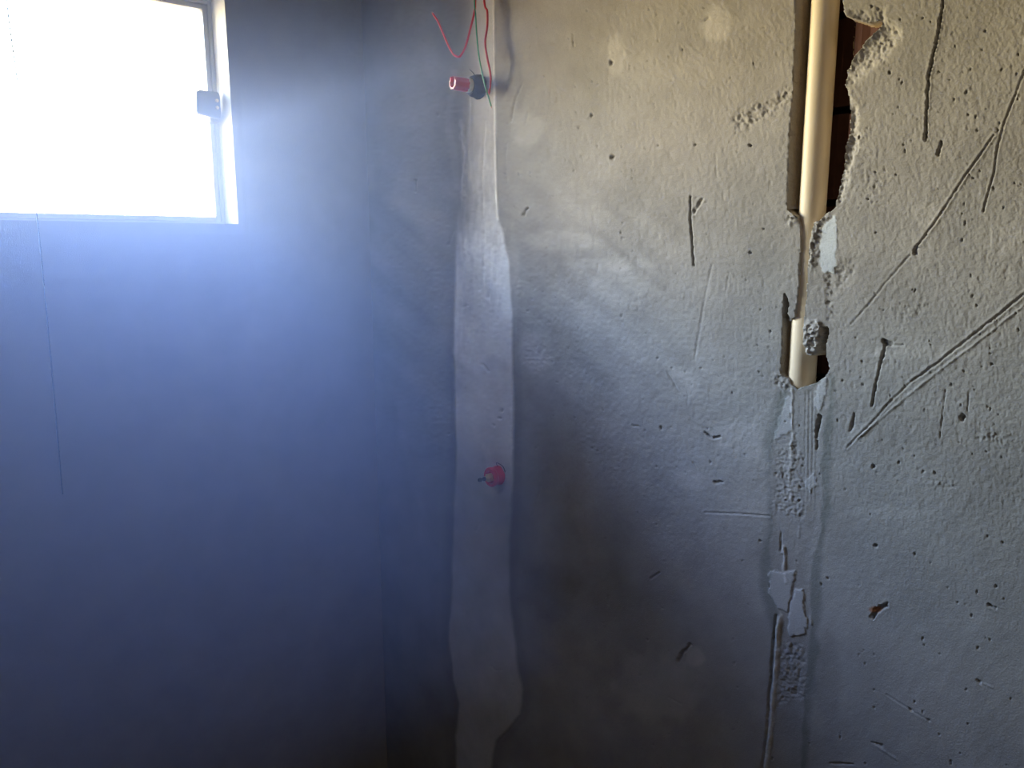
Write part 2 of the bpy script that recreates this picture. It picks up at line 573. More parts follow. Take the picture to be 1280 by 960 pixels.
# thin raised nib along its upper right edge
d, s = seg_dist([(617, -60), (618, 60), (619, 150), (621, 240), (623, 275)], PX, PY)
hgt += 0.0014 * sst(1.9, 0.3, d)
tint *= 1 + 0.75 * sst(1.7, 0.6, d)  # nib lightened in colour as if catching the window light
for (ln, wd, dp) in [([(607, 150), (603, 220), (606, 300), (604, 360)], 1.0, 0.0015), ([(590, 120), (588, 180), (592, 240)], 1.4, -0.0015),
                     ([(578, 140), (582, 200), (579, 245)], 2.5, -0.0018)]:
    d, s = seg_dist(ln, PX, PY)
    hgt -= dp * sst(wd + 0.8, wd * 0.3, d)
for (ln, wd, tb) in [([(576, 150), (580, 195), (578, 246)], 4, 0.30), ([(582, 296), (585, 335)], 4, 0.28), ([(596, 290), (600, 360), (598, 430)], 6, 0.16),
                     ([(628, 286), (632, 340), (634, 410)], 6, 0.20), ([(610, 560), (612, 580)], 8, 0.12), ([(568, 90), (560, 150), (572, 230)], 7, 0.14)]:
    d, s = seg_dist(ln, PX + 2 * WX, PY + 3 * WYY)
    tint *= 1 + tb * sst(wd, wd * 0.2, d)
vst = sst(120, 200, PY) * sst(500, 420, PY) * sst(2.0, -3.0, sds)
vs_ = fbm(PX / 2.6 + PY / 60, PY / 15, 7, 3)
hgt += 0.0007 * vs_ * vst
tint *= 1 + 0.16 * vs_ * vst
# crater about the lower valve
rv = np.hypot((PX - 616) / 1.0, (PY - 594) / 1.15)
hgt -= 0.006 * sst(24, 10, rv + 3 * fbm(PX / 9, PY / 9, 2, 2))
tint *= 1 + 0.10 * sst(24, 12, rv)

# filled chase below the pipe
FILL = [(989, 484), (998, 488), (1022, 480), (1036, 470), (1037, 500), (1030, 540), (1026, 580), (1030, 620), (1026, 660), (1016, 700), (1012, 730), (1014, 760),
        (1012, 800), (1006, 860), (1002, 920), (1000, 1010), (955, 1010), (961, 940), (967, 860), (972, 800), (975, 770), (968, 755), (962, 730),
        (966, 712), (960, 690), (966, 650), (962, 600), (966, 560), (976, 520), (986, 490)]
sdf = poly_sd(FILL, PX, PY) + fbm(PX / 9, PY / 12, 5, 3) * 2.5
mf = sst(2.0, -2.0, sdf)
hgt -= 0.0006 * sst(2, -8, sdf)
halo = poly_sd([(972, 490), (1040, 470), (1040, 560), (1036, 640), (1024, 720), (1022, 800), (1012, 900), (1004, 1010), (950, 1010), (962, 900), (962, 780), (948, 730), (960, 640), (958, 560)], PX, PY) + fbm(PX / 16, PY / 22, 6, 2) * 6
tint *= 1 - 0.30 * sst(6, -4, halo) * (1 - 0.75 * mf)
# combed vertical lines in the fill
cmb = np.cos((PX - (1014 - (PY - 490) * 0.012)) * 2 * math.pi / 4.6)
hgt += 0.0005 * cmb * sst(9.5, 6, np.abs(PX - (1013 - (PY - 490) * 0.012))) * sst(484, 496, PY) * sst(650, 600, PY)
# ridges (rounded crests, caught light painted into the tint)
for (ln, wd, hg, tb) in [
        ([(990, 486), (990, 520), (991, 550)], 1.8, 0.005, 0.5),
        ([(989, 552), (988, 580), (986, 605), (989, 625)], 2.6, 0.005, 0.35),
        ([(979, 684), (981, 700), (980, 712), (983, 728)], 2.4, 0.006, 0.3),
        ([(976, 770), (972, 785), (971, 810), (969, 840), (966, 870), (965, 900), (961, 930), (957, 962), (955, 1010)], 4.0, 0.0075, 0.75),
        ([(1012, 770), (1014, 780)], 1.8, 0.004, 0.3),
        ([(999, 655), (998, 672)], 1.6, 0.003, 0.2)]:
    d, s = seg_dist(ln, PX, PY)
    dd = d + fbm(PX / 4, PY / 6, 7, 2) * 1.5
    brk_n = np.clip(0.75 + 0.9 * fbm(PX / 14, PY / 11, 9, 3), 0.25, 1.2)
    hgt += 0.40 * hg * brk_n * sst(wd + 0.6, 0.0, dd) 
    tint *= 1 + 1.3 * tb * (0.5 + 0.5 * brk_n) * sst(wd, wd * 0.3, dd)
d, s = seg_dist([(970, 770), (967, 800), (965, 840), (961, 880), (959, 915), (953, 960)], PX, PY)
hgt -= 0.0022 * sst(2.4, 0.6, d + 1.2 * vn(PX / 3, PY / 4, 3))
# smooth pale smears
SMEARS = [([(1028, 285), (1044, 268), (1047, 290), (1046, 320), (1043, 340), (1030, 342), (1024, 320)], 0.92, 0.0012),
          ([(986, 490), (989, 500), (989, 540), (975, 545), (966, 552), (974, 525)], 0.42, 0.0015),
          ([(1022, 480), (1034, 472), (1028, 510), (1022, 516), (1018, 500)], 0.50, 0.0015),
          ([(961, 714), (982, 716), (994, 712), (990, 735), (984, 764), (976, 764), (962, 742)], 0.34, 0.0022),
          ([(992, 736), (1004, 734), (1005, 758), (1010, 775), (1006, 792), (986, 796), (986, 768), (990, 752)], 0.42, 0.0026),
          ([(1008, 596), (1018, 592), (1022, 606), (1014, 616), (1008, 612)], 0.40, 0.0010)]
for (pl, tb, hg) in SMEARS:
    sd = poly_sd(pl, PX + 1.4 * WX, PY + 1.6 * WYY) + fbm(PX / 5, PY / 5, 11, 2) * 1.6
    mm_ = sst(0.8, -0.8, sd)
    hgt = hgt * (1 - 0.6 * mm_) + mm_ * (hg * 0.5)
    tint *= 1 + tb * mm_
    warm -= (0.12 if tb > 0.7 else 0.04) * mm_ * min(1, tb / 0.5)

# cuts, grooves and scratches: polyline, half width px, depth m, raised lip
for (ln, wd, dp, lip) in [
        ([(1182, -40), (1178, 10), (1170, 55), (1161, 95), (1159, 130), (1157, 175)], 1.9, 0.009, 0.0012),
        ([(1177, 178), (1172, 193)], 2.6, 0.006, 0.0),
        ([(1281, 88), (1268, 122), (1256, 152), (1247, 185), (1243, 215), (1234, 245), (1229, 265)], 1.2, 0.0028, 0.0010),
        ([(1243, 168), (1226, 193), (1205, 222), (1180, 262), (1148, 306)], 1.2, 0.0024, 0.0018),
        ([(1147, 306), (1144, 316)], 2.8, 0.006, 0.0),
        ([(1138, 318), (1110, 350), (1086, 380), (1064, 405)], 0.9, 0.0022, 0.0006),
        ([(1282, 366), (1250, 392), (1215, 420), (1170, 455), (1140, 476)], 1.7, 0.0030, 0.0016),
        ([(1140, 476), (1110, 505), (1088, 530), (1058, 560)], 1.2, 0.0022, 0.0014),
        ([(1282, 380), (1225, 425), (1165, 470), (1110, 515), (1072, 548)], 1.2, -0.0022, 0.0),
        ([(1107, 430), (1100, 455), (1095, 480), (1090, 508)], 1.6, 0.006, 0.0008),
        ([(1105, 427), (1113, 431)], 3.4, 0.008, 0.0),
        ([(1116, 432), (1130, 431)], 1.2, 0.003, 0.001),
        ([(1068, 518), (1066, 528), (1063, 538)], 2.2, 0.006, 0.0),
        ([(1182, 487), (1178, 520), (1175, 548)], 0.8, 0.002, 0.0),
        ([(1211, 490), (1209, 515)], 1.0, 0.0025, 0.0),
        ([(863, 245), (863, 270), (864, 290), (866, 310), (867, 332)], 1.3, 0.0048, 0.0006),
        ([(866, 268), (872, 258), (878, 248)], 2.2, 0.0040, 0.0012),
        ([(870, 248), (875, 246)], 1.2, 0.002, 0.0),
        ([(894, 192), (896, 222)], 0.8, 0.0016, 0.0),
        ([(890, 330), (880, 380), (874, 415), (868, 450)], 0.8, 0.0018, 0.0),
        ([(912, 340), (906, 370)], 0.8, 0.0016, 0.0),
        ([(653, 105), (645, 122), (641, 140), (639, 152)], 0.8, 0.0035, 0.0),
        ([(660, 140), (657, 155)], 0.8, 0.0025, 0.0),
        ([(519, 226), (519, 240)], 1.0, 0.006, 0.0),
        ([(567, 288), (561, 306)], 0.9, 0.003, 0.0),
        ([(633, 180), (632, 205), (634, 230)], 0.8, 0.002, 0.0),
        ([(676, 607), (670, 630), (666, 645)], 0.8, 0.0025, 0.0),
        ([(881, 641), (920, 642), (962, 645)], 0.9, 0.0018, 0.0008),
        ([(834, 465), (842, 478), (849, 491)], 0.9, 0.003, 0.0),
        ([(1020, 540), (1024, 520)], 1.6, 0.006, 0.0), ([(1022, 551), (1020, 562)], 1.8, 0.007, 0.0), ([(1026, 520), (1020, 548)], 1.4, 0.007, 0.0),
        ([(976, 666), (975, 690)], 1.0, 0.003, 0.0),
        ([(716, 42), (717, 58)], 1.2, 0.004, 0.0),
        ([(660, 262), (654, 270)], 2.0, 0.005, 0.0015), ([(648, 264), (643, 258)], 1.2, 0.003, 0.0),
        ([(880, 26), (886, 22)], 1.2, 0.004, 0.0),
        ([(862, 806), (854, 816), (848, 826)], 3.4, 0.0055, 0.0008),
        ([(836, 872), (852, 880)], 1.0, 0.0025, 0.0),
        ([(813, 724), (824, 716)], 1.2, 0.0035, 0.0),
        ([(668, 710), (666, 722)], 1.3, 0.0035, 0.0), ([(760, 745), (761, 756)], 1.2, 0.003, 0.0),
        ([(881, 540), (890, 548), (900, 546)], 1.6, 0.006, 0.001),
        ([(893, 603), (903, 603)], 1.8, 0.006, 0.0),
        ([(866, 578), (870, 585)], 1.0, 0.003, 0.0),
        ([(790, 532), (798, 533)], 1.4, 0.0045, 0.0),
        ([(1090, 770), (1098, 762), (1108, 756)], 4.4, 0.006, 0.0010),
        ([(1236, 756), (1244, 760)], 2.4, 0.0045, 0.001),
        ([(1108, 868), (1120, 876), (1138, 887), (1160, 900)], 0.8, 0.0012, 0.0004),
        ([(1137, 886), (1140, 888)], 1.8, 0.004, 0.0), ([(1160, 900), (1162, 901)], 1.8, 0.004, 0.0),
        ([(1222, 851), (1226, 853)], 1.8, 0.004, 0.0), ([(1226, 853), (1242, 860)], 0.8, -0.001, 0.0),
        ([(1090, 928), (1102, 932)], 2.0, 0.0035, 0.0), ([(1098, 934), (1122, 950)], 1.4, -0.0015, 0.0),
        ([(1038, 954), (1066, 955)], 1.2, 0.0028, 0.0),
        ([(604, 455), (611, 464)], 1.8, 0.0045, 0.0),
        ([(586, 382), (581, 384)], 1.2, 0.003, 0.0), ([(603, 373), (606, 380)], 1.0, 0.003, 0.0),
        ([(614, 322), (612, 372), (616, 420)], 0.9, 0.002, 0.0), ([(622, 290), (620, 360), (624, 400)], 0.8, 0.002, 0.0),
        ([(636, 430), (640, 470), (638, 520), (641, 560)], 1.1, 0.0022, 0.0),
        ([(600, 654), (596, 664)], 1.0, 0.003, 0.0), ([(612, 720), (610, 727)], 1.1, 0.0035, 0.0), ([(587, 756), (604, 760)], 1.0, 0.002, 0.0),
        ([(614, 832), (620, 838), (628, 837)], 1.0, 0.003, 0.0)]:
    wd, dp, lip = wd * 0.72, dp * 0.7, lip * 0.5
    x0, x1 = min(p[0] for p in ln) - 14, max(p[0] for p in ln) + 14
    y0, y1 = min(p[1] for p in ln) - 14, max(p[1] for p in ln) + 14
    msk = (PX > x0) & (PX < x1) & (PY > y0) & (PY < y1)
    xx, yy = PX[msk], PY[msk]
    jit = vn(xx / 3, yy / 3, 13) * 0.5 * wd + vn(xx / 11, yy / 11, 14) * 0.3 * wd
    d, s = seg_dist(ln, xx + WX[msk] * min(1.0, 0.45 * wd), yy + WYY[msk] * min(1.0, 0.45 * wd))
    e = sst(wd + 0.8, max(0.0, wd - 0.9), d + jit)
    hgt[msk] += -dp * e + lip * np.exp(-((d - wd - 1.6) / 1.3) ** 2)
    if dp > 0.003: tint[msk] *= 1 - 0.25 * e

# pits: the ones that can be told apart, then a scatter of small ones
rs = np.random.RandomState(21)
pits = [(764, 78, 2.6, 4.5), (740, 144, 2.2, 3.6), (766, 196, 3.4, 4.0), (938, 182, 2.8, 2.4), (869, 181, 1.6, 2), (938, 316, 2.2, 2.2), (1203, 522, 4.4, 4.6),
        (1095, 682, 2.8, 3.0), (547, 143, 1.6, 3.6), (628, 513, 2.8, 2.6), (626, 523, 2.8, 2.2), (618, 532, 2.2, 2.4), (1112, 91, 2.4, 3.0), (822, 51, 1.2, 2),
        (1174, 90, 1.8, 2.2), (1208, 115, 1.6, 3.2), (1242, 235, 1.8, 2.6), (1094, 215, 1.8, 1.8), (1120, 218, 1.8, 1.8), (1085, 249, 1.8, 1.8),
        (1240, 455, 2.0, 2.0), (1092, 583, 3.0, 3.4), (1124, 578, 1.8, 2.4), (1035, 723, 2.0, 2.0), (1253, 678, 1.8, 2.2), (1245, 733, 2.0, 2.2),
        (796, 641, 1.2, 1.6), (756, 673, 1.4, 1.4), (826, 535, 1.6, 3.2), (806, 538, 1.2, 2), (888, 578, 1.4, 2.2), (665, 374, 1.6, 1.6), (659, 389, 1.6, 1.6),
        (690, 452, 1.4, 1.6), (696, 478, 1.3, 1.3), (733, 468, 1.3, 1.3), (822, 448, 1.3, 2), (840, 460, 1.4, 1.6), (718, 522, 1.3, 1.3), (955, 286, 1.4, 1.4),
        (584, 615, 1.6, 1.6), (670, 560, 1.2, 1.6), (600, 362, 1.5, 1.5), (1189, 955, 1.8, 1.4), (1174, 918, 1.4, 1.8), (950, 676, 2.2, 1.6), (718, 213, 1.3, 2.2),
        (823, 182, 1.1, 1.6), (836, 70, 1.0, 2.4), (853, 62, 1.2, 2.6), (700, 270, 1.0, 1.2), (776, 290, 1.2, 3.0), (740, 102, 1.0, 2.0)]
for _ in range(1050):
    x = rs.uniform(500, 1300)
    y = rs.uniform(-20, 980)
    pr = 0.35 + 0.65 * (x - 480) / 800.0
    if y > 620: pr *= 0.40
    if rs.rand() > pr: continue
    s_ = rs.uniform(0.6, 1.35) * (0.75 + 0.4 * (x - 500) / 800)
    pits.append((x, y, s_, s_ * rs.uniform(0.9, 2.4)))
for (x, y, a, b) in pits:
    a, b = a * 0.8, b * 0.85
    k = 3.2
    j0 = int((y - b * k - py_rows[0]) / STEP)
    j1 = int((y + b * k - py_rows[0]) / STEP) + 2
    j0, j1 = max(0, j0), min(len(py_rows), j1)
    if j1 <= j0: continue
    u = uc[(j0 + j1) // 2 if (j0 + j1) // 2 < len(uc) else -1]
    i0 = max(0, int((x - a * k - u) / (1322 - u) * (ncol - 1)))
    i1 = min(ncol, int((x + a * k - u) / (1322 - u) * (ncol - 1)) + 2)
    if i1 <= i0: continue
    S = (slice(j0, j1), slice(i0, i1))
    th = rs.uniform(-0.5, 0.1)
    dx, dy = PX[S] - x, PY[S] - y
    ex, ey = dx * math.cos(th) - dy * math.sin(th), dx * math.sin(th) + dy * math.cos(th)
    q = np.sqrt((ex / a) ** 2 + (ey / b) ** 2) + 0.35 * vn(PX[S] / 2.2, PY[S] / 2.2, 3)
    e = sst(1.25, 0.55, q)
    dep = min(0.0065, 0.0016 * a + 0.0004)
    hgt[S] -= dep * e
    hgt[S] += 0.0002 * np.exp(-((q - 1.7) / 0.4) ** 2)
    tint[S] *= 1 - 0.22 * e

# pale rubbed patches and stains (their own shapes)
for (x, y, a, b, k) in [(897, 30, 22, 24, 0.26), (770, 70, 14, 26, 0.16), (925, 545, 42, 26, 0.12), (780, 350, 42, 34, 0.10), (850, 480, 30, 26, 0.10),
                        (700, 300, 60, 14, 0.10), (760, 330, 70, 10, 0.10), (668, 440, 26, 26, 0.14), (660, 160, 22, 26, 0.14), (595, 190, 14, 60, 0.12),
                        (865, 600, 34, 14, 0.08), (1150, 440, 90, 10, 0.10), (1240, 300, 40, 20, 0.08), (820, 860, 60, 50, 0.16), (690, 740, 40, 40, -0.10),
                        (1110, 640, 70, 10, 0.08), (1080, 540, 20, 14, 0.10), (530, 500, 40, 60, 0.08), (1160, 268, 20, 14, 0.10), (640, 350, 10, 60, 0.1),
                        (1036, 860, 16, 70, -0.08), (870, 820, 12, 14, 0.2)]:
    q = np.hypot((PX - x) / a, (PY - y) / b) + 0.45 * fbm(PX / 22, PY / 22, int(x) % 9, 3)
    tint *= 1 + 1.5 * k * sst(1.15, 0.6, q)
# brick dust in the chipped hole
q = np.hypot((PX - 1094) / 9, (PY - 762) / 5)
dust = sst(1.1, 0.5, q)

plain_h = hgt.copy()
ledge = np.interp(PY, [-60, 30, 60, 130, 170, 255, 300, 372, 400, 467], [995, 995, 993, 990, 987, 984, 1001, 985, 979, 976])
led = (PX - ledge)
ledm = (PY < 262) | ((PY > 398) & (PY < 470))
dep = np.where(ledm & (led < 7.5), 0.008 + 0.0022 * np.clip(led, 0, 9) + 0.0012 * fbm(PX / 4, PY / 6, 4, 2), 0.080)
hgt = hgt - dep * chase
hgt = np.where(chase > 0.5, hgt, np.minimum(hgt, hgt * (1 - notch) - 0.031 * notch))
# pale mortar drips inside the small left recess
d, _ = seg_dist([(991, 372), (986, 384), (990, 392), (986, 400)], PX, PY)
hgt = np.where((d < 2.2) & (chase > 0.3), -0.006, hgt)
bfade = np.minimum(sst(0, 10, PY - py_rows[0]), sst(0, 12, py_rows[-1] - PY)) * 0 + 1
hgt[:, 0] = 0.0

base = np.array([0.345, 0.325, 0.305])
colr = base[None, None, :] * tint[..., None]
wv = fbm(WY * 2.3 + 9, WZ * 2.1, 12, 4)[..., None]
colr = colr * (1 + wv * np.array([0.07, 0.0, -0.06]))
green = (sst(6, -4, halo) * (1 - mf))[..., None]
colr = colr * (1 - green * np.array([0.05, 0.0, 0.02]))
colr = colr * (1 + warm[..., None] * np.array([1.0, 0.0, -1.2]))
strp = (mst * sst(600, 420, PY) * sst(150, 300, PY))[..., None]
colr = colr * (1 + strp * np.array([-0.02, 0.02, 0.09]))
colr = colr * (1 - dust[..., None]) + dust[..., None] * np.array([0.36, 0.17, 0.09])
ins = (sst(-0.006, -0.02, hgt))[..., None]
colr = colr * (1 - ins) + ins * np.array([0.54, 0.42, 0.27])          # raw mortar and clay, lightened for missing ambient light on the cut sides
colr = np.clip(colr, 0.01, 0.9)

nr, nc = PX.shape
# rings outside the frame: up to the ceiling, down to the floor, along to the back wall
HY = np.vstack([WY[:1], WY, WY[-1:]])
HZ = np.vstack([np.full((1, nc), H), WZ, np.full((1, nc), ZF)])
HH = np.vstack([hgt[:1], hgt, hgt[-1:] * 0])
HC = np.concatenate([colr[:1], colr, colr[-1:]], 0)
HY = np.hstack([HY, np.full((nr + 2, 1), Y0)])
HZ = np.hstack([HZ, HZ[:, -1:]])
HH = np.hstack([HH, np.zeros((nr + 2, 1))])
HC = np.concatenate([HC, HC[:, -1:]], 1)
NR, NC = HY.shape
verts = np.stack([-HH, HY, HZ], -1).reshape(-1, 3)
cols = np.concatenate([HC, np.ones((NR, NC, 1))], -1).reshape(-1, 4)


def pad(a, v=0):
    out = np.full((NR, NC), v, dtype=a.dtype)
    out[1:-1, :-1] = a
    out[0, :-1] = a[0]
    out[-1, :-1] = a[-1]
    return out


idx = np.arange(NR * NC).reshape(NR, NC)
quads = np.stack([idx[:-1, :-1], idx[1:, :-1], idx[1:, 1:], idx[:-1, 1:]], -1)
cell = lambda a: (a[:-1, :-1] + a[1:, :-1] + a[1:, 1:] + a[:-1, 1:]) / 4.0
c_h = np.minimum.reduce([-HH[:-1, :-1], -HH[1:, :-1], -HH[1:, 1:], -HH[:-1, 1:]])
c_chase, c_notch = cell(pad(chase)), cell(pad(notch))
drop = (c_h > 0.062) | ((c_notch > 0.85) & (c_chase < 0.5) & (c_h > 0.028))
part = np.zeros(quads.shape[:2], int)
part[cell(pad(sst(2.5, -2.5, sds))) > 0.5] = 1
part[(cell(pad(mf)) > 0.5) & (c_chase < 0.3)] = 2
for i_, (pl, tb, hg) in enumerate(SMEARS):
    part[cell(pad(sst(0.8, -0.8, poly_sd(pl, PX + 1.4 * WX, PY + 1.6 * WYY) + fbm(PX / 5, PY / 5, 11, 2) * 1.6))) > 0.5] = 3 + i_
part[c_chase > 0.35] = 20
part[drop] = -1


def sub_mesh(name, sel, parent=None):
    q = quads[sel]
    used, inv = np.unique(q.ravel(), return_inverse=True)
    vv = verts[used]
    me = bpy.data.meshes.new(name)
    nq = len(q)
    me.vertices.add(len(vv))
    me.vertices.foreach_set('co', vv.astype(np.float32).ravel())
    me.loops.add(nq * 4)
    me.loops.foreach_set('vertex_index', inv.astype(np.int32))
    me.polygons.add(nq)
    me.polygons.foreach_set('loop_start', np.arange(0, nq * 4, 4, dtype=np.int32))
    me.polygons.foreach_set('use_smooth', np.ones(nq, bool))
    me.update(calc_edges=True)
    me.validate()
    me.set_sharp_from_angle(angle=math.radians(62))
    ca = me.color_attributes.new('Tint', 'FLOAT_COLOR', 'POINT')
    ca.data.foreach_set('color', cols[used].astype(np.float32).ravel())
    me.materials.append(M_PL)
    return link(bpy.data.objects.new(name, me), parent)


wr = tag(sub_mesh('wall_right', part == 0), kind='structure')
ms_ = sub_mesh('mortar_strip', part == 1, wr)
ms_['label'] = 'pale vertical band of fresh mortar round the red valve cap'
mf_ = sub_mesh('chase_filling', part == 2, wr)
mf_['label'] = 'rough combed mortar filling below the open pipe chase'
for i_, lb in enumerate(['smooth pale mortar dab right of the pipe', 'pale triangular trowel smear below the left side of the pipe end',
                         'pale triangular trowel smear below the right side of the pipe end', 'light flat mortar dab in the lower filling, left of two',
                         'light flat mortar dab in the lower filling, right of two', 'small pale dab on the combed lines']):
    if (part == 3 + i_).any():
        o = sub_mesh('mortar_dab', part == 3 + i_, wr)
        o['label'] = lb
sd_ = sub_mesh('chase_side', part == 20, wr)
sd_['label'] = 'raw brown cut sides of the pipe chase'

# backing behind the plaster and the clay blocks the chase is cut into
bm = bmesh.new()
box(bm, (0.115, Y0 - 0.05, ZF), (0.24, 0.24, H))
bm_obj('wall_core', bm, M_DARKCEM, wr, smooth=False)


def brick_mesh(d, wdt, h, seed):
    """ribbed clay block face, d deep (x), wdt long (y), h tall (z); origin at the front centre"""
    bm = bmesh.new()
    n = 10
    r = random.Random(seed)
    ys = [-wdt / 2 + wdt * i / n for i in range(n + 1)]
    fr = [(0.0 if i % 2 else 0.0022) + r.uniform(0, 0.0006) for i in range(n + 1)]
    bot = [bm.verts.new((f, y, -h / 2)) for f, y in zip(fr, ys)]
    top = [bm.verts.new((f, y, h / 2)) for f, y in zip(fr, ys)]
    for i in range(n):
        bm.faces.new((bot[i], bot[i + 1], top[i + 1], top[i]))
    b = [bm.verts.new((d, y, z)) for y, z in ((-wdt / 2, -h / 2), (wdt / 2, -h / 2), (wdt / 2, h / 2), (-wdt / 2, h / 2))]
    bm.faces.new(b)
    bm.faces.new([bot[-1], b[1], b[2], top[-1]])
    bm.faces.new([bot[0], top[0], b[3], b[0]])
    bm.faces.new(bot + [b[1], b[0]])
    bm.faces.new(top + [b[2], b[3]])
    return bm


yc_up = float(on_right(1022, 130)[1])
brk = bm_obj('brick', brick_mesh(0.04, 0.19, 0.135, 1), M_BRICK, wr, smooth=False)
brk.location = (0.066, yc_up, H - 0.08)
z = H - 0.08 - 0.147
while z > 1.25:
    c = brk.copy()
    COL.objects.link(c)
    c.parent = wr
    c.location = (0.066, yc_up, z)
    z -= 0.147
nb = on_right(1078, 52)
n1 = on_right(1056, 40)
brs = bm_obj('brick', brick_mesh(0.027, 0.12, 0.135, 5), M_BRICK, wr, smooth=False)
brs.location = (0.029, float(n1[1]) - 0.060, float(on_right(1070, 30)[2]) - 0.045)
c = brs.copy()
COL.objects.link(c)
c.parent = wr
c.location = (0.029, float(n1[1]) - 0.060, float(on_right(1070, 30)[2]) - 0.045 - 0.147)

# ------------------------------------------------------------------ window
win = tag(link(bpy.data.objects.new('window_1', None)), kind='structure')
win.location = (WX0 + 0.4, RD, WZ0)
IL = win.location


def wbox(name, lo, hi, mat, bevel=0.002, parent=None):
    bm = bmesh.new()
    off = IL if parent is None else Vector((0, 0, 0)) + IL
    box(bm, [lo[i] - off[i] for i in range(3)], [hi[i] - off[i] for i in range(3)], bevel)
    return bm_obj(name, bm, mat, parent or win, smooth=True)


FW, FD = 0.009, 0.05
y0f, y1f = RD, RD + FD
bm = bmesh.new()
for lo, hi in (((WX1 - FW, y0f, WZ0), (WX1, y1f, WZ1)), ((WX0, y0f, WZ0), (WX0 + FW, y1f, WZ1)),
               ((WX0 + FW, y0f, WZ0), (WX1 - FW, y1f, WZ0 + FW)), ((WX0 + FW, y0f, WZ1 - FW), (WX1 - FW, y1f, WZ1))):
    box(bm, [lo[i] - IL[i] for i in range(3)], [hi[i] - IL[i] for i in range(3)], 0.0015)
bm_obj('window_frame', bm, M_ALU, win)
SW = 0.013
bm = bmesh.new()
a0, a1, b0_, b1_ = WX0 + FW, WX1 - FW, WZ0 + FW, WZ1 - FW
for lo, hi in (((a1 - SW, y0f + 0.008, b0_), (a1, y1f - 0.01, b1_)), ((a0, y0f + 0.008, b0_), (a0 + SW, y1f - 0.01, b1_)),
               ((a0 + SW, y0f + 0.008, b0_), (a1 - SW, y1f - 0.01, b0_ + SW)), ((a0 + SW, y0f + 0.008, b1_ - SW), (a1 - SW, y1f - 0.01, b1_))):
    box(bm, [lo[i] - IL[i] for i in range(3)], [hi[i] - IL[i] for i in range(3)], 0.002)
bm_obj('window_sash', bm, M_ALU, win)
wbox('window_pane', (a0 + SW - 0.005, y0f + 0.02, b0_ + SW - 0.005), (a1 - SW + 0.005, y0f + 0.024, b1_ - SW + 0.005), M_GLASS, 0)

# latch
la, lb_ = on_left(243, 129, RD - 0.03), on_left(272, 131, RD - 0.03)
bm = bmesh.new()
lw = float(lb_[0] - la[0])
hz = 0.031
prof = [(-lw, -hz * 0.85), (-lw + 0.004, hz * 0.90), (-lw + 0.01, hz), (0.0, hz * 1.0), (0.004, hz * 0.7), (0.004, -hz * 1.15), (-0.004, -hz * 1.2), (-lw + 0.008, -hz)]
ys_ = (-0.012, 0.006)
vv = [[bm.verts.new((x, y, z)) for (x, z) in prof] for y in ys_]
bm.faces.new(vv[0])
bm.faces.new(vv[1][::-1])
for k in range(len(prof)):
    bm.faces.new((vv[0][k], vv[0][(k + 1) % len(prof)], vv[1][(k + 1) % len(prof)], vv[1][k]))
bmesh.ops.bevel(bm, geom=bm.edges[:], offset=0.002, segments=2, affect='EDGES')
lt = bm_obj('window_latch', bm, M_LATCH, win)
lt.location = Vector(lb_) - IL
bm = bmesh.new()
box(bm, (-0.022, 0.004, -0.045), (0.004, 0.05, -0.012), 0.003)
bm_obj('latch_body', bm, M_LATCH, lt)
bm = bmesh.new()
revolve(bm, [(0, 0.0045), (0.003, 0.0045), (0.004, 0.003)], (-0.006, -0.012, 0.008), (0, -1, 0), 14)
revolve(bm, [(0, 0.0045), (0.003, 0.0045), (0.004, 0.003)], (-0.006, -0.012, -0.010), (0, -1, 0), 14)
bm_obj('screw', bm, M_BRASS, lt)

# portal that steers sky sampling to the opening (adds no light of its own)
pl = bpy.data.lights.new('window_daylight', 'AREA')
pl.shape = 'RECTANGLE'
pl.size, pl.size_y = WX1 - WX0, WZ1 - WZ0
pl.cycles.is_portal = True
po = link(bpy.data.objects.new('window_daylight', pl))
po.location = ((WX0 + WX1) / 2, 0.235, (WZ0 + WZ1) / 2)
po.rotation_euler = (math.radians(-90), 0, 0)

# ------------------------------------------------------------------ pipe in the chase
XP, RP = 0.0255, 0.0212
pt = on_right(1031, 0, XP)
pb = on_right(1004, 462, XP)
YP = float((pt[1] + pb[1]) / 2)
zb = float(on_right(1004, 486, XP)[2])
zc = float(on_right(1004, 398, XP - 0.02)[2])
pipe = tag(link(bpy.data.objects.new('drain_pipe', None)), 'cream plastic pipe standing in the open wall chase', 'pipe')
pipe.location = (XP, YP, zb - 0.004)
bm = bmesh.new()
revolve(bm, [(0, RP), (H - 0.002 - zb + 0.004, RP)], (0, 0, 0), (0, 0, 1), 40)
bm_obj('pipe', bm, M_PVC, pipe)
bm = bmesh.new()
hc = zc - zb + 0.004
revolve(bm, [(0, RP + 0.0001), (0, RP + 0.0016), (hc - 0.003, RP + 0.0016), (hc, RP + 0.0008), (hc, RP + 0.0001)], (0, 0, 0), (0, 0, 1), 40)
cp = bm_obj('coupling', bm, M_PVC, pipe)

# ------------------------------------------------------------------ red plugged outlet near the wires
def cyl_noise(amp, k=5):
    return lambda t, a: 1 + amp * math.sin(a * k + t * 300) + amp * 0.6 * math.sin(a * (k * 2 + 1) + t * 700)


